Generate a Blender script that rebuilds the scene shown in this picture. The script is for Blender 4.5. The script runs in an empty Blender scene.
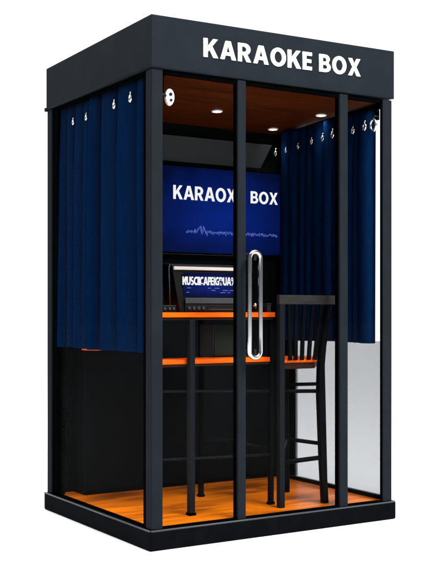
import bpy, bmesh, math, random
from mathutils import Vector, Matrix
random.seed(7)
C = bpy.context.scene.collection
SC = bpy.context.scene
W, D, H = 1.298, 1.090, 2.20          # booth width, depth, height
HB = 0.0845                            # plinth height
HF = 1.983                             # underside of the fascia

# ---------------------------------------------------------------- camera
cd = bpy.data.cameras.new('camera'); cam = bpy.data.objects.new('camera', cd); C.objects.link(cam)
cd.sensor_fit = 'HORIZONTAL'; cd.sensor_width = 36.0
cd.lens = 1061.9 / 434 * 36.0
cd.shift_y = 26.33 / 434
cd.clip_end = 500
cam.location = (-2.0677, -3.8325, 0.9850)
cam.rotation_euler = (math.radians(90), 0, -0.55623)
SC.camera = cam

# ---------------------------------------------------------------- studio surround (white cyclorama light)
world = bpy.data.worlds.new('World'); SC.world = world; world.use_nodes = True
nt = world.node_tree; nt.nodes.clear()
def wn(t, **k):
    n = nt.nodes.new(t)
    for a, b in k.items(): setattr(n, a, b)
    return n
FX, FY = math.sin(0.55623), math.cos(0.55623)
tc = wn('ShaderNodeTexCoord')
def dot_ramp(vec, lo, hi, gain):
    d = wn('ShaderNodeVectorMath', operation='DOT_PRODUCT'); d.inputs[1].default_value = vec
    nt.links.new(tc.outputs['Generated'], d.inputs[0])
    m = wn('ShaderNodeMapRange', interpolation_type='SMOOTHSTEP')
    m.inputs['From Min'].default_value = lo; m.inputs['From Max'].default_value = hi
    m.inputs['To Min'].default_value = 0; m.inputs['To Max'].default_value = gain
    nt.links.new(d.outputs['Value'], m.inputs['Value']); return m.outputs['Result']
a = dot_ramp((FX, FY, 0), 0.30, 0.80, 1.10)      # the white sweep behind the booth
b = dot_ramp((0, 0, 1), 0.62, 0.97, 3.0)         # the overhead light
s1 = wn('ShaderNodeMath', operation='ADD'); nt.links.new(a, s1.inputs[0]); nt.links.new(b, s1.inputs[1])
s2 = wn('ShaderNodeMath', operation='ADD'); nt.links.new(s1.outputs[0], s2.inputs[0]); s2.inputs[1].default_value = 0.12
bg = wn('ShaderNodeBackground'); bg.inputs['Color'].default_value = (1, 1, 1, 1)
nt.links.new(s2.outputs[0], bg.inputs['Strength'])
out = wn('ShaderNodeOutputWorld'); nt.links.new(bg.outputs[0], out.inputs[0])

def area(name, loc, target, size, energy, color=(1, 1, 1)):
    l = bpy.data.lights.new(name, 'AREA'); l.shape = 'SQUARE'; l.size = size; l.energy = energy; l.color = color
    o = bpy.data.objects.new(name, l); C.objects.link(o); o.location = loc
    o.rotation_euler = (Vector(target) - Vector(loc)).to_track_quat('-Z', 'Y').to_euler()
    return o
area('key_light', (1.4, -4.6, 6.2), (0.6, 0.3, 0.9), 3.0, 1000, (1, 0.985, 0.96))
area('side_light', (-3.0, 5.2, 5.6), (0.0, 0.5, 1.1), 1.4, 260, (0.93, 0.97, 1))
SC.view_settings.view_transform = 'Standard'; SC.view_settings.look = 'None'
SC.view_settings.exposure = 0; SC.view_settings.gamma = 1
SC.render.film_transparent = False
SC.cycles.sample_clamp_indirect = 2.5; SC.cycles.caustics_reflective = False; SC.cycles.transparent_max_bounces = 24

# ---------------------------------------------------------------- materials
def new_mat(name):
    m = bpy.data.materials.new(name); m.use_nodes = True
    return m, m.node_tree, m.node_tree.nodes['Principled BSDF']
def mat(name, col, rough=0.5, spec=0.3, metal=0.0, noise=0.0, nscale=60, bump=0.0, bscale=400, stretch=(1, 1, 1)):
    m, t, p = new_mat(name)
    p.inputs['Base Color'].default_value = (*col, 1); p.inputs['Roughness'].default_value = rough
    p.inputs['Specular IOR Level'].default_value = spec; p.inputs['Metallic'].default_value = metal
    co = t.nodes.new('ShaderNodeTexCoord'); mp = t.nodes.new('ShaderNodeMapping'); mp.inputs['Scale'].default_value = stretch
    t.links.new(co.outputs['Object'], mp.inputs['Vector'])
    if noise:
        n = t.nodes.new('ShaderNodeTexNoise'); n.inputs['Scale'].default_value = nscale; n.inputs['Detail'].default_value = 6
        t.links.new(mp.outputs[0], n.inputs['Vector'])
        r = t.nodes.new('ShaderNodeMapRange'); r.inputs['From Min'].default_value = .3; r.inputs['From Max'].default_value = .7
        r.inputs['To Min'].default_value = 1 - noise; r.inputs['To Max'].default_value = 1 + noise
        t.links.new(n.outputs['Fac'], r.inputs['Value'])
        x = t.nodes.new('ShaderNodeVectorMath'); x.operation = 'SCALE'; x.inputs[0].default_value = col
        t.links.new(r.outputs[0], x.inputs['Scale']); t.links.new(x.outputs[0], p.inputs['Base Color'])
    if bump:
        n2 = t.nodes.new('ShaderNodeTexNoise'); n2.inputs['Scale'].default_value = bscale; n2.inputs['Detail'].default_value = 3
        t.links.new(mp.outputs[0], n2.inputs['Vector'])
        bp = t.nodes.new('ShaderNodeBump'); bp.inputs['Strength'].default_value = bump; bp.inputs['Distance'].default_value = .001
        t.links.new(n2.outputs['Fac'], bp.inputs['Height']); t.links.new(bp.outputs[0], p.inputs['Normal'])
    return m
def wood(name, c0, c1, c2, rough=.5, spec=.2, plank=0.0, scale=1.0, along='X'):
    m, t, p = new_mat(name)
    co = t.nodes.new('ShaderNodeTexCoord'); mp = t.nodes.new('ShaderNodeMapping')
    mp.inputs['Scale'].default_value = (1.6*scale, 16*scale, 16*scale) if along == 'X' else (16*scale, 1.6*scale, 16*scale)
    t.links.new(co.outputs['Object'], mp.inputs['Vector'])
    n = t.nodes.new('ShaderNodeTexNoise'); n.inputs['Scale'].default_value = 1.6; n.inputs['Detail'].default_value = 8
    n.inputs['Roughness'].default_value = .6; n.inputs['Distortion'].default_value = .6
    t.links.new(mp.outputs[0], n.inputs['Vector'])
    r = t.nodes.new('ShaderNodeValToRGB'); e = r.color_ramp.elements
    e[0].position = .30; e[0].color = (*c0, 1); e[1].position = .68; e[1].color = (*c2, 1)
    k = e.new(.47); k.color = (*c1, 1)
    t.links.new(n.outputs['Fac'], r.inputs[0])
    colout = r.outputs[0]
    if plank:
        mp3 = t.nodes.new('ShaderNodeMapping'); mp3.inputs['Scale'].default_value = (1.5, 5.5, 1); mp3.inputs['Rotation'].default_value = (0, 0, .12)
        t.links.new(co.outputs['Object'], mp3.inputs['Vector'])
        n3 = t.nodes.new('ShaderNodeTexNoise'); n3.inputs['Scale'].default_value = 1.9; n3.inputs['Detail'].default_value = 5
        t.links.new(mp3.outputs[0], n3.inputs['Vector'])
        r3 = t.nodes.new('ShaderNodeValToRGB'); q = r3.color_ramp.elements
        q[0].position = .37; q[0].color = (.45, .42, .85, 1); q[1].position = .50; q[1].color = (1, 1, 1, 1)
        t.links.new(n3.outputs['Fac'], r3.inputs[0])
        m3 = t.nodes.new('ShaderNodeMix'); m3.data_type = 'RGBA'; m3.blend_type = 'MULTIPLY'; m3.inputs['Factor'].default_value = 1
        t.links.new(colout, m3.inputs['A']); t.links.new(r3.outputs[0], m3.inputs['B']); colout = m3.outputs['Result']
        mp2 = t.nodes.new('ShaderNodeMapping'); t.links.new(co.outputs['Object'], mp2.inputs['Vector'])
        br = t.nodes.new('ShaderNodeTexBrick'); br.inputs['Scale'].default_value = 1
        br.inputs['Brick Width'].default_value = .62; br.inputs['Row Height'].default_value = plank
        br.inputs['Mortar Size'].default_value = .0012; br.inputs['Mortar'].default_value = (.25, .25, .25, 1)
        br.inputs['Color1'].default_value = (1, 1, 1, 1); br.inputs['Color2'].default_value = (.78, .74, .7, 1)
        t.links.new(mp2.outputs[0], br.inputs['Vector'])
        mx = t.nodes.new('ShaderNodeMix'); mx.data_type = 'RGBA'; mx.blend_type = 'MULTIPLY'; mx.inputs['Factor'].default_value = 1
        t.links.new(colout, mx.inputs['A']); t.links.new(br.outputs['Color'], mx.inputs['B']); colout = mx.outputs['Result']
    t.links.new(colout, p.inputs['Base Color'])
    p.inputs['Roughness'].default_value = rough; p.inputs['Specular IOR Level'].default_value = spec
    return m
def emit(name, col, s, base=(.01, .01, .01)):
    m, t, p = new_mat(name); p.inputs['Base Color'].default_value = (*base, 1)
    p.inputs['Emission Color'].default_value = (*col, 1); p.inputs['Emission Strength'].default_value = s
    p.inputs['Roughness'].default_value = .5; p.inputs['Specular IOR Level'].default_value = .1
    return m
def glass_mat(name, tint, ior=1.12, rough=0.02):
    m = bpy.data.materials.new(name); m.use_nodes = True; t = m.node_tree; t.nodes.clear()
    tr = t.nodes.new('ShaderNodeBsdfTransparent'); tr.inputs[0].default_value = (*tint, 1)
    gl = t.nodes.new('ShaderNodeBsdfGlossy'); gl.inputs['Roughness'].default_value = rough; gl.inputs[0].default_value = (1, 1, 1, 1)
    ge = t.nodes.new('ShaderNodeNewGeometry'); dp = t.nodes.new('ShaderNodeVectorMath'); dp.operation = 'DOT_PRODUCT'
    t.links.new(ge.outputs['Incoming'], dp.inputs[0]); t.links.new(ge.outputs['Normal'], dp.inputs[1])
    ab = t.nodes.new('ShaderNodeMath'); ab.operation = 'ABSOLUTE'; t.links.new(dp.outputs['Value'], ab.inputs[0])
    iv = t.nodes.new('ShaderNodeMath'); iv.operation = 'SUBTRACT'; iv.inputs[0].default_value = 1; t.links.new(ab.outputs[0], iv.inputs[1])
    pw = t.nodes.new('ShaderNodeMath'); pw.operation = 'POWER'; pw.inputs[1].default_value = 5; t.links.new(iv.outputs[0], pw.inputs[0])
    fr = t.nodes.new('ShaderNodeMath'); fr.operation = 'MULTIPLY_ADD'; fr.inputs[1].default_value = .012; fr.inputs[2].default_value = .0008
    t.links.new(pw.outputs[0], fr.inputs[0])
    mx = t.nodes.new('ShaderNodeMixShader'); o = t.nodes.new('ShaderNodeOutputMaterial')
    t.links.new(fr.outputs[0], mx.inputs[0]); t.links.new(tr.outputs[0], mx.inputs[1]); t.links.new(gl.outputs[0], mx.inputs[2])
    t.links.new(mx.outputs[0], o.inputs[0]); return m
M = {}
M['coat'] = mat('graphite_powder_coat', (.0100, .0130, .0165), .55, .012, noise=.10, nscale=9, bump=.12, bscale=900)
M['plinth'] = mat('plinth_black', (.0030, .0037, .0047), .5, .004, noise=.18, nscale=14, bump=.1, bscale=700)
M['edge_highlight'] = mat('painted_edge_highlight', (.045, .052, .060), .35, .25)  # lighter grey that paints a highlight along the plinth's top edge
M['black'] = mat('matt_black', (.0012, .0014, .0017), .6, .0, noise=.2, nscale=20)
M['backwall'] = mat('black_wall_board', (.0034, .0043, .0050), .6, .0, noise=.25, nscale=3.5, bump=.08, bscale=300)
M['stool'] = mat('black_lacquer', (.0013, .0017, .0022), .45, .02, noise=.25, nscale=25, bump=.05, bscale=200)
M['rail'] = mat('worn_grey_lacquer', (.021, .0195, .0195), .5, .01, noise=.18, nscale=14, stretch=(1, 6, 6))
M['frame'] = mat('counter_steel', (.0065, .0082, .0105), .45, .02, noise=.15, nscale=20)
M['hood'] = mat('grey_hood', (.036, .040, .043), .6, .0, noise=.08, nscale=5)
M['floor'] = wood('orange_plank_floor', (.36, .085, .003), (.66, .145, .0015), (.82, .200, .002), .32, .12, plank=.135, along='X')
M['ceiling'] = wood('shade_darkened_wood', (.030, .0055, .0005), (.054, .0100, .0008), (.078, .0150, .0013), .6, .02, scale=1.2)  # same wood as the floor, with the ceiling's shade put into the colour
M['top'] = wood('orange_counter_laminate', (.46, .050, .0012), (.68, .082, .0015), (.84, .120, .002), .45, .06, scale=2)
M['under'] = mat('brown_underside', (.020, .006, .004), .6, .1, noise=.2)
M['chrome'] = mat('chrome', (.74, .75, .77), .12, .5, 1.0)
M['hook'] = mat('bright_chrome_hook', (.96, .97, .98), .22, .5, 1.0)
M['white'] = mat('white_enamel', (.88, .88, .87), .4, .4)
M['letter'] = mat('white_acrylic_letter', (.92, .92, .91), .45, .3, noise=.02)
M['glass'] = glass_mat('clear_glass', (.975, .98, .98))
M['frost'] = None
M['curtain'] = mat('navy_velvet', (.0011, .0095, .038), .9, .0, noise=.15, nscale=40, bump=.12, bscale=1100, stretch=(1, 1, .4))
M['lamp'] = emit('downlight_glow', (1, .93, .82), 9)
M['tvtext'] = emit('screen_white', (1, 1, 1), .92)
M['tvline'] = emit('screen_line_blue', (.14, .20, .75), .85)
M['bar'] = emit('machine_light_bar', (.62, .50, .42), .6, (.3, .28, .26))
M['strip'] = mat('grey_strip', (.040, .048, .056), .4, .2, noise=.1)
M['amp'] = mat('olive_grey_cloth', (.012, .016, .012), .9, .05, noise=.3, nscale=5)
M['darkgrey'] = mat('dark_grey_plastic', (.006, .0066, .0075), .5, .15)
M['case'] = mat('black_machine_case', (.0022, .0025, .003), .4, .2)
# milky lower panel: lets the white studio through, greyed
m = bpy.data.materials.new('milky_acrylic'); m.use_nodes = True; t = m.node_tree; t.nodes.clear()
tr = t.nodes.new('ShaderNodeBsdfTransparent'); tr.inputs[0].default_value = (.65, .655, .665, 1)
df = t.nodes.new('ShaderNodeBsdfTranslucent'); df.inputs[0].default_value = (.50, .51, .53, 1)
mx = t.nodes.new('ShaderNodeMixShader'); mx.inputs[0].default_value = .28
o_ = t.nodes.new('ShaderNodeOutputMaterial')
t.links.new(tr.outputs[0], mx.inputs[1]); t.links.new(df.outputs[0], mx.inputs[2]); t.links.new(mx.outputs[0], o_.inputs[0])
M['frost'] = m
# ground: pure white studio sweep
M['ground'] = mat('white_studio_floor', (.85, .85, .85), .9, .02)
# screens
def screen_mat(name, core, edge, strength, scale):
    m, t, p = new_mat(name)
    co = t.nodes.new('ShaderNodeTexCoord')
    mp = t.nodes.new('ShaderNodeMapping'); mp.inputs['Location'].default_value = (-.5, -.5, -.42)
    mp.inputs['Scale'].default_value = scale
    mp.vector_type = 'POINT'
    sub = t.nodes.new('ShaderNodeVectorMath'); sub.operation = 'SUBTRACT'; sub.inputs[1].default_value = (.5, .5, .45)
    t.links.new(co.outputs['Generated'], sub.inputs[0])
    mul = t.nodes.new('ShaderNodeVectorMath'); mul.operation = 'MULTIPLY'; mul.inputs[1].default_value = scale
    t.links.new(sub.outputs[0], mul.inputs[0])
    ln = t.nodes.new('ShaderNodeVectorMath'); ln.operation = 'LENGTH'; t.links.new(mul.outputs[0], ln.inputs[0])
    no = t.nodes.new('ShaderNodeTexNoise'); no.inputs['Scale'].default_value = 5; t.links.new(co.outputs['Generated'], no.inputs['Vector'])
    ad = t.nodes.new('ShaderNodeMath'); ad.operation = 'MULTIPLY_ADD'; ad.inputs[1].default_value = .35
    t.links.new(no.outputs['Fac'], ad.inputs[0]); t.links.new(ln.outputs['Value'], ad.inputs[2])
    r = t.nodes.new('ShaderNodeValToRGB'); e = r.color_ramp.elements
    e[0].position = .22; e[0].color = (*core, 1); e[1].position = .85; e[1].color = (*edge, 1)
    t.links.new(ad.outputs[0], r.inputs[0]); t.links.new(r.outputs[0], p.inputs['Emission Color'])
    p.inputs['Emission Strength'].default_value = strength; p.inputs['Base Color'].default_value = (.001, .001, .002, 1)
    p.inputs['Roughness'].default_value = .4; p.inputs['Specular IOR Level'].default_value = .02
    del_ = mp; t.nodes.remove(del_)
    return m
M['tv'] = screen_mat('tv_blue_picture', (.0022, .017, .200), (.0005, .0035, .030), 1.0, (1.0, 0, 1.1))
M['mini'] = screen_mat('machine_blue_picture', (.004, .014, .16), (.001, .002, .02), 1.0, (.9, 0, 1.1))

# ---------------------------------------------------------------- helpers
def link(name, bm, m, parent=None, bev=0.0, smooth=False, seg=2):
    bmesh.ops.recalc_face_normals(bm, faces=bm.faces)
    me = bpy.data.meshes.new(name); bm.to_mesh(me); bm.free()
    if smooth:
        for p in me.polygons: p.use_smooth = True
    me.materials.append(m)
    o = bpy.data.objects.new(name, me); C.objects.link(o)
    if parent: o.parent = parent; o.matrix_parent_inverse = parent.matrix_world.inverted() if False else Matrix()
    if bev:
        md = o.modifiers.new('bevel', 'BEVEL'); md.width = bev; md.segments = seg; md.limit_method = 'ANGLE'; md.angle_limit = math.radians(40)
    return o
def hexa(bm, pts):
    v = [bm.verts.new(p) for p in pts]
    for f in ((0, 3, 2, 1), (4, 5, 6, 7), (0, 1, 5, 4), (1, 2, 6, 5), (2, 3, 7, 6), (3, 0, 4, 7)): bm.faces.new([v[i] for i in f])
def bx(bm, x0, x1, y0, y1, z0, z1):
    hexa(bm, [(x0, y0, z0), (x1, y0, z0), (x1, y1, z0), (x0, y1, z0), (x0, y0, z1), (x1, y0, z1), (x1, y1, z1), (x0, y1, z1)])
def box(name, m, parent, x0, x1, y0, y1, z0, z1, bev=.0015, **k):
    bm = bmesh.new(); bx(bm, x0, x1, y0, y1, z0, z1); return link(name, bm, m, parent, bev, **k)
def tube(bm, pts, r, n=12, closed=False, square=False, ry=None):
    pts = [Vector(p) for p in pts]; rings = []
    N = len(pts)
    for i, p in enumerate(pts):
        a = pts[(i-1) % N] if (closed or i > 0) else p
        b = pts[(i+1) % N] if (closed or i < N-1) else p
        d = (b - a).normalized()
        ref = Vector((0, 1, 0)) if abs(d.y) < .9 else Vector((0, 0, 1))
        u = d.cross(ref).normalized(); w = d.cross(u).normalized()
        rr = r[i] if isinstance(r, (list, tuple)) else r
        ring = []
        if square:
            for q in ((-1, -1), (1, -1), (1, 1), (-1, 1)): ring.append(bm.verts.new(p + u*q[0]*rr + w*q[1]*(ry or rr)))
        else:
            for k in range(n):
                t_ = 2*math.pi*k/n; ring.append(bm.verts.new(p + u*math.cos(t_)*rr + w*math.sin(t_)*(ry or rr)))
        rings.append(ring)
    m_ = len(rings[0])
    for i in range(N if closed else N-1):
        A, B = rings[i], rings[(i+1) % N]
        for k in range(m_): bm.faces.new([A[k], A[(k+1) % m_], B[(k+1) % m_], B[k]])
    if not closed: bm.faces.new(rings[0][::-1]); bm.faces.new(rings[-1])
def cyl(bm, c, axis, r, l, n=24):
    c = Vector(c); ax = Vector(axis).normalized(); tube(bm, [c - ax*l/2, c + ax*l/2], r, n)
def thing(name, label, cat, loc=(0, 0, 0), group=None):
    o = bpy.data.objects.new(name, None); C.objects.link(o); o.location = loc; o.empty_display_size = .1
    o['label'] = label; o['category'] = cat
    if group: o['group'] = group
    return o
def to_local(parent):                       # parts are modelled in world metres, then hung on their thing's base point
    off = Vector(parent.location)
    def walk(o):
        for ch in o.children:
            if ch.type == 'MESH' and ch.parent == parent: ch.location = -off + ch.location
    walk(parent)

# ---- heavy sans glyphs, cap height 1
def arc(cx, cy, rx, ry, a0, a1, n=14):
    return [(cx + rx*math.cos(math.radians(a0 + (a1-a0)*i/n)), cy + ry*math.sin(math.radians(a0 + (a1-a0)*i/n))) for i in range(n+1)]
G = {
 'A': (.98, [[(0, 0), (.27, 0), (.34, .21), (.64, .21), (.71, 0), (.98, 0), (.645, 1), (.335, 1)], [(.402, .41), (.578, .41), (.49, .72)]]),
 'K': (.88, [[(0, 0), (.26, 0), (.26, .27), (.36, .40), (.59, 0), (.89, 0), (.53, .60), (.87, 1), (.57, 1), (.26, .60), (.26, 1), (0, 1)]]),
 'R': (.84, [[(0, 0), (.26, 0), (.26, .35), (.34, .35), (.54, 0), (.83, 0), (.585, .40)] + arc(.42, .68, .36, .32, -55, 90) + [(0, 1)],
             [(.26, .55)] + arc(.38, .675, .135, .125, -90, 90, 10) + [(.26, .80)]]),
 'O': (1.0, [arc(.5, .5, .5, .52, 0, 349, 31), arc(.5, .5, .235, .30, 0, 346, 25)]),
 'E': (.64, [[(0, 0), (.63, 0), (.63, .21), (.26, .21), (.26, .40), (.58, .40), (.58, .61), (.26, .61), (.26, .79), (.63, .79), (.63, 1), (0, 1)]]),
 'B': (.80, [[(0, 0)] + arc(.44, .285, .36, .285, -90, 52) + arc(.42, .745, .315, .255, -38, 90) + [(0, 1)],
             [(.26, .20)] + arc(.42, .305, .125, .105, -90, 90, 10) + [(.26, .41)],
             [(.26, .60)] + arc(.39, .70, .11, .10, -90, 90, 10) + [(.26, .80)]]),
 'X': (.92, [[(0, 0), (.29, 0), (.46, .32), (.63, 0), (.92, 0), (.61, .51), (.90, 1), (.62, 1), (.46, .70), (.31, 1), (.02, 1), (.31, .51)]]),
 'U': (.82, [[(0, 1), (0, .34)] + arc(.41, .36, .41, .38, 180, 360) + [(.82, 1), (.56, 1)] + arc(.41, .37, .15, .16, 0, -180) + [(.26, 1)]]),
 'I': (.26, [[(0, 0), (.26, 0), (.26, 1), (0, 1)]]),
 'S': (.72, [arc(.36, .29, .36, .31, -140, 75) + arc(.36, .72, .11, .10, 250, 40, 10) + arc(.36, .70, .33, .32, 40, 255) + arc(.36, .28, .11, .10, 75, -140, 10)]),
 'C': (.80, [arc(.50, .5, .50, .52, 50, 310) + arc(.50, .5, .24, .28, 305, 55)]),
 'F': (.60, [[(0, 0), (.26, 0), (.26, .38), (.55, .38), (.55, .60), (.26, .60), (.26, .79), (.60, .79), (.60, 1), (0, 1)]]),
 'G': (.90, [arc(.50, .5, .50, .52, 50, 320) + [(.89, .56), (.5, .56), (.5, .38), (.64, .38)] + arc(.50, .5, .24, .28, 300, 55)]),
 '(': (.36, [arc(.50, .5, .48, .62, 118, 242) + arc(.55, .5, .28, .50, 235, 125)]),
 '%': (.90, [arc(.22, .76, .22, .25, 0, 340, 16), arc(.22, .76, .09, .12, 0, 330, 12), arc(.68, .24, .22, .25, 0, 340, 16), arc(.68, .24, .09, .12, 0, 330, 12), [(.14, 0), (.30, 0), (.76, 1), (.60, 1)]]),
}
def text(name, s, m, parent, x0, x1, z0, z1, y, depth=.003, gap=.075, space=.30, rot=0.0, thin=-.013):
    cu = bpy.data.curves.new(name, 'CURVE'); cu.dimensions = '2D'; cu.fill_mode = 'BOTH'; cu.extrude = .5; cu.offset = thin
    x = 0
    for ch in s:
        if ch == ' ': x += space; continue
        w, loops = G[ch]
        for lp in loops:
            sp = cu.splines.new('POLY'); sp.points.add(len(lp)-1)
            for i, (px, py) in enumerate(lp): sp.points[i].co = (x+px, py, 0, 1)
            sp.use_cyclic_u = True
        x += w + gap
    tot = x - gap
    tmp = bpy.data.objects.new('tmp', cu); C.objects.link(tmp)
    bpy.context.view_layer.update()
    me = bpy.data.meshes.new_from_object(tmp.evaluated_get(bpy.context.evaluated_depsgraph_get()))
    bpy.data.objects.remove(tmp); bpy.data.curves.remove(cu)
    sx, sz = (x1-x0)/tot, (z1-z0)
    for v in me.vertices:
        X, Z, Q = v.co.x*sx, (v.co.y-.5)*sz, v.co.z
        X += x0; Z += (z0+z1)/2 + (X - (x0+x1)/2)*math.tan(rot)
        v.co = (X, y + Q*depth, Z)
    me.materials.clear(); me.materials.append(m)
    o = bpy.data.objects.new(name, me); C.objects.link(o)
    if parent: o.parent = parent
    return o

# ================================================================= GROUND
bm = bmesh.new(); R_ = 60
v = [bm.verts.new(p) for p in ((-R_, -R_, 0), (R_, -R_, 0), (R_, R_, 0), (-R_, R_, 0))]; bm.faces.new(v)
g = link('ground', bm, M['ground']); g['kind'] = 'structure'

# ================================================================= BOOTH
booth = thing('karaoke_booth', 'tall graphite framed glass karaoke booth with KARAOKE BOX lettered across its fascia', 'karaoke booth')
# plinth with a rounded top edge
box('plinth', M['plinth'], booth, -.012, W+.010, -.010, D+.012, .001, HB, bev=.007, seg=3)
bm = bmesh.new(); x0, x1, y0, y1 = -.004, W+.003, -.003, D+.004     # the highlight on the plinth's upper edge is an added paler tube, below
box('floor_panel', M['floor'], booth, .030, W-.030, .030, D-.030, HB-.01, HB+.0022, bev=0)
# fascia: solid roof box, very slightly out of level
dz = {'fl': (HF, H), 'fr': (HF+.006, H+.015), 'bl': (HF-.001, H-.013), 'br': (HF+.004, H+.002)}
X0, X1, Y0, Y1 = -.004, W+.004, -.004, D+.004
bm = bmesh.new()
hexa(bm, [(X0, Y0, dz['fl'][0]), (X1, Y0, dz['fr'][0]), (X1, Y1, dz['br'][0]), (X0, Y1, dz['bl'][0]),
          (X0, Y0, dz['fl'][1]), (X1, Y0, dz['fr'][1]), (X1, Y1, dz['br'][1]), (X0, Y1, dz['bl'][1])])
fas = link('fascia', bm, M['coat'], booth, .0045, seg=3)
for wd, a0, a1 in (('KARAOKE', .243, 0.814), ('BOX', 0.853, 1.094)):
    zc_ = 2.102 + ((a0+a1)/2 - .668)*math.tan(math.radians(1.0))
    text('lettering', wd, M['letter'], fas, a0, a1, zc_-.0405, zc_+.0405, -.0065, depth=.005, gap=.10, rot=math.radians(1.0))
bm = bmesh.new()                                                     # small rounded edging where the fascia ends
for P, Q in (((X0, Y0, HF+.001), (X1-.006, Y0, HF+.007)), ((X0, Y0, HF+.001), (X0, Y1, HF))): tube(bm, [P, Q], .0035, 8)
cyl(bm, (X0-.001, Y1-.004, HF-.001), (0, 0, 1), .009, .016, 14)
link('edging', bm, M['coat'], booth, smooth=True)
bm = bmesh.new(); e0, e1, f0, f1 = -.0085, W+.0065, -.0065, D+.0085
tube(bm, [(e0, f1, HB-.003), (e0, f0+.004, HB-.003), (e0+.004, f0, HB-.003), (e1-.004, f0, HB-.003), (e1, f0+.004, HB-.003), (e1, f1, HB-.003)], .0042, 10)
link('plinth_highlight', bm, M['edge_highlight'], booth, smooth=True)  # added tube, its paler colour imitates light catching the edge
# corner posts
for nm, (a0, a1, b0, b1) in {'fl': (0, .053, 0, .053), 'fr': (1.235, 1.290, 0, .012), 'bl': (0, .053, 1.037, D), 'br': (1.245, W, 1.037, D)}.items():
    box('post', M['coat'], booth, a0, a1, b0, b1, HB, HF-.0015, bev=.004)
# black stiles and rails that hold the panes
box('stile', M['black'], booth, .006, .046, .053, .084, HB, HF-.002, bev=.001)
box('stile', M['black'], booth, .006, .046, .975, 1.037, HB, HF-.002, bev=.001)
box('stile', M['black'], booth, 1.2625, 1.285, .745, 1.028, HB+.0245, HF-.032, bev=.001)
box('stile', M['black'], booth, 1.264, 1.2885, .0125, .042, HB, HF-.002, bev=.001)
box('stile', M['black'], booth, 1.228, 1.2348, .003, .014, HB, HF-.002, bev=.001)
for a0, a1 in ((.053, .421), (.463, .978), (1.025, 1.225)):
    box('rail', M['black'], booth, a0, a1, .008, .032, HF-.018, HF-.002, bev=.001)
    box('rail', M['black'], booth, a0, a1, .008, .030, HB, HB+.007, bev=.001)
box('rail', M['black'], booth, .008, .034, .084, .975, HF-.016, HF-.002, bev=.001)
box('rail', M['black'], booth, .008, .028, .084, .975, HB, HB+.006, bev=.001)
box('rail', M['black'], booth, 1.262, 1.290, .053, 1.037, HB+.0024, HB+.020, bev=.001)
box('rail', M['black'], booth, 1.262, 1.290, .053, 1.037, HF-.03, HF-.002, bev=.001)
for a0, a1 in ((.421, .463), (.978, 1.025)):
    box('mullion', M['coat'], booth, a0, a1, 0, .014, HB, HF-.0015, bev=.003)
    box('mullion_core', M['black'], booth, a0+.0015, a1-.002, .014, .040, HB, HF-.002, bev=.001)
# panes
box('glass_pane', M['glass'], booth, .053, .421, .017, .023, HB+.007, HF-.018, bev=0)
box('glass_pane', M['glass'], booth, 1.025, 1.262, .017, .023, HB+.007, HF-.018, bev=0)
box('glass_pane', M['glass'], booth, .014, .020, .084, .975, HB+.006, HF-.016, bev=0)
box('glass_pane', M['glass'], booth, 1.272, 1.278, .042, 1.037, .842, HF-.03, bev=0)
box('lower_panel', M['frost'], booth, 1.270, 1.278, .042, 1.037, HB+.020, .840, bev=0)
door = box('door', M['glass'], booth, .465, .976, .017, .023, HB+.009, HF-.020, bev=0)
hx0, hx1, hz0, hz1, hy = .4480, .5045, .812, 1.210, -.050
rr = (hx1-hx0)/2; mx_ = (hx0+hx1)/2
loop = [(mx_ + rr*math.cos(t_), hy, hz1 + rr*math.sin(t_)) for t_ in [math.pi*i/12 for i in range(13)]] + \
       [(hx0, hy, hz1 - (hz1-hz0)*i/6) for i in range(1, 6)] + \
       [(mx_ + rr*math.cos(t_), hy, hz0 + rr*math.sin(t_)) for t_ in [math.pi + math.pi*i/12 for i in range(13)]] + \
       [(hx1, hy, hz0 + (hz1-hz0)*i/6) for i in range(1, 6)]
bm = bmesh.new(); tube(bm, loop, .0100, 16, closed=True)
h = link('handle', bm, M['chrome'], door, smooth=True)
for z in (hz1+.012, hz0-.012):
    bm = bmesh.new(); cyl(bm, (mx_, -.014, z), (0, 1, 0), .0075, .062, 16); cyl(bm, (mx_, .012, z), (0, 1, 0), .016, .008, 20)
    bx(bm, mx_-.006, mx_+.006, hy-.002, hy+.006, z-.02, z+.02)
    link('handle_mount', bm, M['darkgrey'], door, smooth=False)
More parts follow.
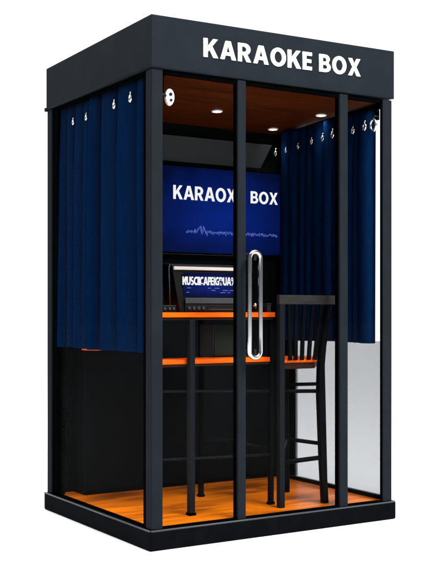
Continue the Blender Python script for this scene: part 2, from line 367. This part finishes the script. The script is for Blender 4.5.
# ceiling, falling slightly to the back
def zc(y): return 1.978 - .0402*(y-.035)
bm = bmesh.new()
hexa(bm, [(.105, .034, zc(.034)), (1.262, .034, zc(.034)), (1.262, 1.037, zc(1.037)), (.105, 1.037, zc(1.037)),
          (.105, .034, 1.9812), (1.262, .034, 1.9812), (1.262, 1.037, 1.9812), (.105, 1.037, 1.9812)])
ceil = link('ceiling', bm, M['ceiling'], booth)
LP = [(.660, .555), (1.153, .786), (1.175, .399), (.33, .80)]
for x, y in LP:
    z = zc(y)
    bm = bmesh.new()
    n = 24; A = [];  B = []; Cc = []; Dd = []
    for k in range(n):
        c_, s_ = math.cos(2*math.pi*k/n), math.sin(2*math.pi*k/n)
        A.append(bm.verts.new((x+.028*c_, y+.028*s_, z-.0005))); B.append(bm.verts.new((x+.0265*c_, y+.0265*s_, z-.005)))
        Cc.append(bm.verts.new((x+.0205*c_, y+.0205*s_, z-.005))); Dd.append(bm.verts.new((x+.0195*c_, y+.0195*s_, z-.0015)))
    for P, Q in ((A, B), (B, Cc), (Cc, Dd)):
        for k in range(n): bm.faces.new([P[k], P[(k+1) % n], Q[(k+1) % n], Q[k]])
    dl = link('downlight', bm, M['white'], ceil, smooth=True)
    bm = bmesh.new(); cyl(bm, (x, y, z-.003), (0, 0, 1), .0198, .002, 24); link('lens', bm, M['lamp'], dl)
    l = bpy.data.lights.new('downlight_lamp', 'SPOT'); l.energy = 3.0; l.spot_size = math.radians(105); l.spot_blend = .8
    l.shadow_soft_size = .03; l.color = (1, .93, .84)
    lo = bpy.data.objects.new('downlight_lamp', l); C.objects.link(lo); lo.location = (x, y, z-.012); lo.parent = dl
# back wall and the deeper black lining in front of it
box('back_wall', M['backwall'], booth, .034, 1.262, 1.030, 1.0365, HB+.0024, zc(1.03)-.0005, bev=0)
box('wall_lining', M['backwall'], booth, .115, 1.2615, .900, 1.0295, HB+.0024, zc(.9)-.001, bev=.002)
box('wall_trim', M['black'], booth, .115, 1.255, .893, .8995, HB+.003, HB+.022, bev=.001)
# curtain header boards (fixed)
box('header_board', M['black'], booth, 1.243, 1.261, .055, .898, 1.895, zc(.9)-.002, bev=.001)
box('header_board', M['black'], booth, .1005, .1045, .086, 1.029, 1.90, 1.9812, bev=.001)
box('header_board', M['black'], booth, .035, .1000, .055, 1.029, 1.972, 1.9812, bev=.001)
box('header_board', M['ceiling'], booth, .0352, .1045, .0345, .0545, 1.9775, 1.9812, bev=0)

# ================================================================= CURTAINS
def curtain(name, label, xbase, ys, z0, z1, amp, hooks, hookx, mat_):
    t = thing(name, label, 'curtain', (xbase, (ys[0]+ys[-1])/2, z0))
    rnd = random.Random(len(ys))
    prof = []                                  # (y, x offset): rounded pleats with sharp deep valleys between
    for i in range(len(ys)-1):
        a, b = ys[i], ys[i+1]; w = b-a; A = amp*min(1.25, .55 + w/.16)*rnd.uniform(.88, 1.1); sk = rnd.uniform(-.16, .16)
        n = 20; c_ = (a+b)/2 + sk*.0     # omega-shaped pleat: round front, narrower neck, so neighbours nearly touch
        for k in range(n+1):
            th = math.pi*(1 - k/n); sn = math.sin(th)
            hy_ = math.cos(th)*(1 - .20*(1-sn)**2)/.868
            prof.append((c_ + hy_*(w/2)*.88 + sk*w*.25*sn, A*(sn**.62), i, k/n))
    prof.append((ys[-1]-.0005, 0, len(ys)-2, 1)); prof.append((ys[-1], amp*.9, len(ys)-2, 1))
    bm = bmesh.new(); rows = []; NZ = 36
    ph = [rnd.uniform(0, 6.28) for _ in ys]
    for j in range(NZ+1):
        u = j/NZ; z = z1 + (z0-z1)*u; row = []
        for (y, o, i, s) in prof:
            f = .90 + .10*min(1, u*4)
            sway = .0035*math.sin(3.1*u+ph[i])*math.sin(math.pi*s)
            yy = y + .006*u*math.sin(2.3*u+ph[i]*1.7)*math.sin(math.pi*s)
            hem = -.002*math.sin(y*11+ph[0])*u**8
            row.append(bm.verts.new((xbase - o*f - sway - .004*u, yy, z+hem)))
        rows.append(row)
    for j in range(NZ):
        for k in range(len(prof)-1): bm.faces.new([rows[j][k], rows[j][k+1], rows[j+1][k+1], rows[j+1][k]])
    fab = link('fabric', bm, mat_, t, smooth=True)
    md = fab.modifiers.new('solidify', 'SOLIDIFY'); md.thickness = .0015; md.offset = 1
    bm = bmesh.new(); cyl(bm, (xbase+.004, (ys[0]+ys[-1])/2, z1+.004), (0, 1, 0), .006, abs(ys[-1]-ys[0])+.01, 12)
    link('curtain_track', bm, M['darkgrey'], t, smooth=True)
    for k, (y, z, s) in enumerate(hooks):
        bm = bmesh.new(); hx = hookx - .007
        tube(bm, [(hx, y + .0085*s*math.cos(a_), z + .011*s*math.sin(a_)) for a_ in [2*math.pi*q/14 for q in range(14)]], .0046*s, 8, closed=True)
        tube(bm, [(hx, y, z+.010*s), (hx-.002, y-.004*s, z+.020*s), (hx+.006, y-.002*s, z+.030*s)], .0028*s, 8)
        cyl(bm, (hx-.001, y+.002*s, z-.012*s), (0, 1, .3), .0035*s, .016*s, 8)
        link('hook', bm, M['hook'], t, smooth=True)
    to_local(t)
    return t
curtain('curtain', 'navy blue pleated curtain inside the left glass side, beside the front corner post', .085,
        [.105, .198, .397, .570, .676, .753, .855, .930, 1.028], .808, 1.966, .060,
        [(.83, 1.884, .8), (.683, 1.884, .85), (.391, 1.893, 1.0), (.234, 1.897, 1.1)], .030, M['curtain'])
curtain('curtain', 'navy blue pleated curtain along the right side behind the stool and the front mullions', 1.246,
        [.055, .150, .190, .255, .340, .428, .518, .578, .640, .710, .780], .832, 1.935, .050,
        [(.821, 1.826, 1.0), (.727, 1.829, .7), (.618, 1.836, .8), (.503, 1.846, .85), (.411, 1.851, .95), (.330, 1.857, 1.1), (.171, 1.853, 1.0), (.085, 1.860, 1.15)], 1.200, M['curtain'])
t = thing('tieback_ring', 'large chrome curtain ring above the bright uncovered glass strip at the right front post', 'curtain ring', (1.205, .035, 1.86))
bm = bmesh.new()
tube(bm, [(1.205, .035 + .020*math.cos(a_), 1.862 + .028*math.sin(a_)) for a_ in [2*math.pi*q/20 for q in range(20)]], .0055, 10, closed=True)
link('ring', bm, M['hook'], t, smooth=True)
bm = bmesh.new(); tube(bm, [(1.205, .035, 1.885), (1.21, .03, 1.905), (1.236, .03, 1.905)], .004, 8); link('bracket', bm, M['darkgrey'], t, smooth=True)
to_local(t)
# white round fitting by the left front post
t = thing('round_speaker', 'small white oval speaker beside the left front post, under the wooden ceiling', 'speaker', (.10, .05, 1.876))
bm = bmesh.new()
n = 28; c = Vector((.112, .05, 1.880)); prevs = None
ax = Vector((-.25, -.97, 0)).normalized(); uu = Vector((ax.y, -ax.x, 0)); ww = Vector((0, 0, 1))
for (rad, off) in ((.0, .012), (.012, .0115), (.020, .009), (.029, .010), (.0345, .004), (.036, -.004), (.034, -.010), (0, -.010)):
    ring = [bm.verts.new(c + ax*off + uu*math.cos(2*math.pi*k/n)*rad*.58 + ww*math.sin(2*math.pi*k/n)*rad) for k in range(n)] if rad else [bm.verts.new(c + ax*off)]
    if prevs:
        if len(prevs) == 1: [bm.faces.new([prevs[0], ring[k], ring[(k+1) % n]]) for k in range(n)]
        elif len(ring) == 1: [bm.faces.new([prevs[k], ring[0], prevs[(k+1) % n]]) for k in range(n)]
        else: [bm.faces.new([prevs[k], ring[k], ring[(k+1) % n], prevs[(k+1) % n]]) for k in range(n)]
    prevs = ring
link('speaker_body', bm, M['white'], t, smooth=True)
for dx, dzz, r in ((-.002, .010, .0075), (-.004, -.014, .0060)):
    bm = bmesh.new(); tube(bm, [c + uu*dx + ww*dzz + ax*.008, c + uu*dx + ww*dzz + ax*.0135], r, 14); link('speaker_cone', bm, M['darkgrey'], t)
bm = bmesh.new(); tube(bm, [c - ax*.008, c + Vector((-.05, -.012, .01))], .006, 10); link('bracket', bm, M['darkgrey'], t)
to_local(t)

# ================================================================= SCREEN AND HOOD
tv = thing('wall_screen', 'large flat wall screen glowing deep blue with white KARAOX BOX lettering', 'screen', (.9, .9, 1.28))
box('housing', M['black'], tv, .512, 1.262-.002, .868, .899, 1.272, 1.730, bev=.003)
pic = box('picture', M['tv'], tv, .520, 1.254, .8655, .8675, 1.284, 1.722, bev=0)
text('lettering', 'KARAOX', M['tvtext'], pic, .590, .972, 1.553, 1.626, .8645, depth=.0006, gap=.05)
text('lettering', 'BOX', M['tvtext'], pic, 1.062, 1.240, 1.556, 1.622, .8645, depth=.0006, gap=.05)
rnd = random.Random(3); bm = bmesh.new(); x = .665; pts = []
while x < 1.235:
    u = (x-.665)/.57
    amp = .0095 + .018*math.exp(-((u-.16)/.06)**2)
    pts.append((x, .8642, 1.392 + rnd.uniform(-1, 1)*amp + (.016*math.exp(-((u-.17)/.03)**2)))); x += rnd.uniform(.0012, .0042)
tube(bm, pts, .0009, 5)
pts = [(q[0]+.003, .8640, q[2]-rnd.uniform(0, .008)) for q in pts[::2]]
tube(bm, pts, .0009, 5)
link('sound_wave', bm, M['tvline'], pic)
box('lower_edge', M['rail'], tv, .52, 1.0, .862, .868, 1.2725, 1.2765, bev=0)
to_local(tv)
hd = thing('ceiling_hood', 'dark grey sloping hood above the large blue wall screen', 'hood', (.75, .9, 1.75))
bm = bmesh.new()
P = [(.32, .899, 1.750), (1.150, .899, 1.750), (1.185, .840, 1.872), (.32, .840, 1.872)]
Q = [(.32, .8995, 1.872), (1.185, .8995, 1.872)]
vs = [bm.verts.new(p) for p in P + Q]
bm.faces.new([vs[0], vs[1], vs[2], vs[3]]); bm.faces.new([vs[3], vs[2], vs[5], vs[4]]); bm.faces.new([vs[0], vs[4], vs[5], vs[1]])
bm.faces.new([vs[1], vs[5], vs[2]]); bm.faces.new([vs[0], vs[3], vs[4]])
link('hood_body', bm, M['hood'], hd, .002)
to_local(hd)
sh = thing('wall_shelf', 'small orange half-round shelf on the back wall, just below the left curtain hem', 'shelf', (.17, .899, .80))
bm = bmesh.new(); top = []; bot = []
for k in range(17):
    a_ = math.pi + math.pi*k/16
    top.append(bm.verts.new((.185+.085*math.cos(a_), .899+.10*math.sin(a_), .818))); bot.append(bm.verts.new((.185+.085*math.cos(a_), .899+.10*math.sin(a_), .794)))
bm.faces.new(top); bm.faces.new(bot[::-1])
for k in range(17): bm.faces.new([top[k], bot[k], bot[(k+1) % 17], top[(k+1) % 17]])
link('shelf_board', bm, M['top'], sh); box('bracket', M['black'], sh, .175, .195, .83, .899, .786, .7935, bev=0)
to_local(sh)

# ================================================================= COUNTER
ct = thing('bar_counter', 'tall bar counter with orange top, orange lower shelf and thin dark steel legs', 'counter', (.45, .40, HB))
F0 = HB + .0024
box('top', M['top'], ct, .150, .760, .205, .600, .956, .978, bev=.002)
box('under_frame', M['under'], ct, .165, .752, .214, .590, .944, .9535, bev=.001)
box('lower_shelf', M['top'], ct, .166, .742, .215, .345, .750, .771, bev=.002)
box('shelf_rim', M['under'], ct, .176, .736, .222, .338, .738, .7495, bev=.001)
LEG = [(.300, .206, M['frame']), (.748, .224, M['stool']), (.578, .570, M['stool']), (.752, .500, M['stool'])]
for i, (x, y, m_) in enumerate(LEG):
    r = .0135 if i == 0 else .011
    yb = y if i else .192
    lg = box('leg', m_, ct, x-r, x+r, yb-r, yb+r, F0, .9435 if i else .9435, bev=.002)
    box('foot', M['black'], lg, x-r-.004, x+r+.004, yb-r-.004, yb+r+.004, F0-.0002, F0+.012, bev=.002)
for pq in ([(.165, .212, .634), (.745, .222, .612)], [(.165, .215, .336), (.745, .224, .318)], [(.578, .57, .36), (.752, .50, .36)], [(.75, .224, .345), (.752, .50, .345)]):
    bm = bmesh.new(); tube(bm, pq, .006, 10); link('stretcher', bm, M['frame'], ct, smooth=True)
to_local(ct)
# speaker cabinet on the lower shelf
sp = thing('cloth_speaker', 'dark olive cloth covered box on the lower orange counter shelf', 'speaker box', (.56, .36, .772))
box('cabinet', M['case'], sp, .478, .650, .300, .415, .7715, .925, bev=.004)
box('grille', M['amp'], sp, .486, .642, .296, .2998, .779, .918, bev=.001)
to_local(sp)

# ================================================================= KARAOKE MACHINE
km = thing('karaoke_machine', 'black karaoke machine with glowing blue display and pale light bar on the counter', 'karaoke machine', (.47, .42, .979))
bm = bmesh.new()
hexa(bm, [(.325, .335, .9785), (.665, .335, .9785), (.665, .470, .9785), (.325, .470, .9785), (.300, .365, 1.196), (.665, .365, 1.196), (.665, .470, 1.205), (.300, .470, 1.205)])
link('case', bm, M['case'], km, .004)
box('light_bar', M['bar'], km, .306, .660, .351, .361, 1.172, 1.187, bev=.002)
d_ = box('display', M['mini'], km, .350, .655, .3425, .3460, 1.050, 1.160, bev=0)
text('lettering', 'KUSCIICAFE(GRUA%', M['tvtext'], d_, .343, .628, 1.103, 1.141, .3418, depth=.0006, gap=-.03, thin=0)
rnd = random.Random(5)
for k in range(9):
    x = .36 + rnd.random()*.25; w = rnd.uniform(.012, .03); z = (1.088, 1.078, 1.068)[k % 3]
    box('screen_line', M['tvline'], d_, x, x+w, .3414-.0001*k, .3417-.0001*k, z, z+.003, bev=0)
box('control_strip', M['strip'], km, .350, .655, .3260, .3345, 1.018, 1.044, bev=.002)
dr = box('drawer', M['darkgrey'], km, .350, .655, .3290, .3345, .982, 1.014, bev=.002)
bm = bmesh.new()
for x in (.37, .395, .42, .445): cyl(bm, (x, .327, .998), (0, 1, 0), .008, .006, 14)
bx(bm, .475, .63, .3265, .3288, .990, .994)
link('knob', bm, M['strip'], dr)
bm = bmesh.new(); tube(bm, [(.290, .36, .98), (.288, .37, 1.18), (.296, .372, 1.196)], .003, 8); link('side_rod', bm, M['strip'], km, smooth=True)
to_local(km)
# small gear at the counter's left end
bxn = thing('mixer', 'small dark mixer box beside the karaoke machine by the corner post', 'mixer', (.24, .3, .979))
box('case', M['case'], bxn, .178, .270, .270, .36, .9785, 1.010, bev=.003)
bm = bmesh.new()
for x in (.19, .21, .235, .255): cyl(bm, (x, .268, .995), (0, 1, 0), .006, .006, 12)
link('knob', bm, M['strip'], bxn); to_local(bxn)
mic = thing('microphone', 'small microphone with silver head standing on the counter behind the door handle', 'microphone', (.70, .30, .979))
bm = bmesh.new(); tube(bm, [(.712, .30, .979), (.712, .30, .986)], .016, 18); link('base', bm, M['case'], mic)
bm = bmesh.new(); tube(bm, [(.712, .30, .986), (.712, .30, 1.004)], [.006, .009], 14); link('body', bm, M['darkgrey'], mic, smooth=True)
bm = bmesh.new(); bmesh.ops.create_icosphere(bm, subdivisions=2, radius=.0105, matrix=Matrix.Translation((.712, .30, 1.012))); link('head', bm, M['hook'], mic, smooth=True)
to_local(mic)
pb = thing('small_box', 'small dark box at the right end of the orange counter top', 'box', (.745, .26, .979))
box('body', M['darkgrey'], pb, .735, .758, .235, .30, .9785, 1.012, bev=.002)
box('lid', M['case'], pb, .733, .7595, .233, .302, 1.0122, 1.020, bev=.002)
to_local(pb)

# ================================================================= BAR STOOL
st = thing('bar_stool', 'tall black wooden bar stool with slatted back and orange seat', 'bar stool', (.95, .29, HB))
def leg(pts, r, r2=None):
    bm = bmesh.new(); tube(bm, pts, r, square=True, ry=r2 or (r if not isinstance(r, list) else None)); return link('leg', bm, M['stool'], st, .003)
AX, AY = .737, .128
bm = bmesh.new(); tube(bm, [(AX, AY, F0), (AX, AY, .6), (AX, AY, 1.02)], .0145, square=True, ry=.014); link('leg', bm, M['frame'], st, .003)
BP = [(.982, .120, F0), (.972, .125, .30), (.962, .13, .60), (.966, .13, .72), (.978, .132, .82), (1.000, .134, .93), (1.024, .136, 1.03)]
leg(BP, .0145)
leg([(1.000, .455, F0), (.985, .44, .735)], .0145)
leg([(1.205, .415, F0), (1.175, .40, .735)], .0145)
# seat: slim orange pad on a dark apron
def slab(name, m_, pts, z0, z1, bev):
    bm = bmesh.new(); hexa(bm, [(x, y, z0) for x, y in pts] + [(x, y, z1) for x, y in pts]); return link(name, bm, m_, st, bev)
slab('seat', M['top'], [(.755, .142), (.948, .142), (1.185, .415), (.965, .455)], .745, .762, .005)
slab('apron', M['under'], [(.757, .150), (.946, .150), (1.165, .410), (.970, .445)], .716, .7445, .002)
bm = bmesh.new(); N = 10
rail_lo = []
for k in range(N+1):
    u = k/N; x = .718 + .325*u; y = .122 + .012*math.sin(math.pi*u); rail_lo.append((x, y, 1.036))
tube(bm, rail_lo, .0215, square=True, ry=.011); 
link('top_rail', bm, M['rail'], st, .003)
for k, (xt, xb) in enumerate(((.782, .792), (.826, .822), (.872, .858), (.922, .897), (.972, .932))):
    bm = bmesh.new()
    pts = [(xt + (xb-xt)*u + .006*math.sin(math.pi*u), .130 + .010*math.sin(math.pi*u), 1.018 - (1.018-.757)*u) for u in [i/8 for i in range(9)]]
    tube(bm, pts, .0095, square=True, ry=.006); link('slat', bm, M['stool'], st, .002)
for pq, r in (([(AX, AY, .618), (.964, .13, .610)], .009), ([(AX, AY, .292), (.972, .125, .300)], .011), ([(AX, AY, .330), (.994, .450, .345)], .010),
              ([(.972, .125, .320), (1.195, .41, .335)], .010), ([(.994, .450, .352), (1.195, .411, .318)], .010), ([(.99, .445, .62), (1.18, .405, .62)], .009)):
    bm = bmesh.new(); tube(bm, pq, r, 10); link('stretcher', bm, M['stool'], st, smooth=True)
to_local(st)
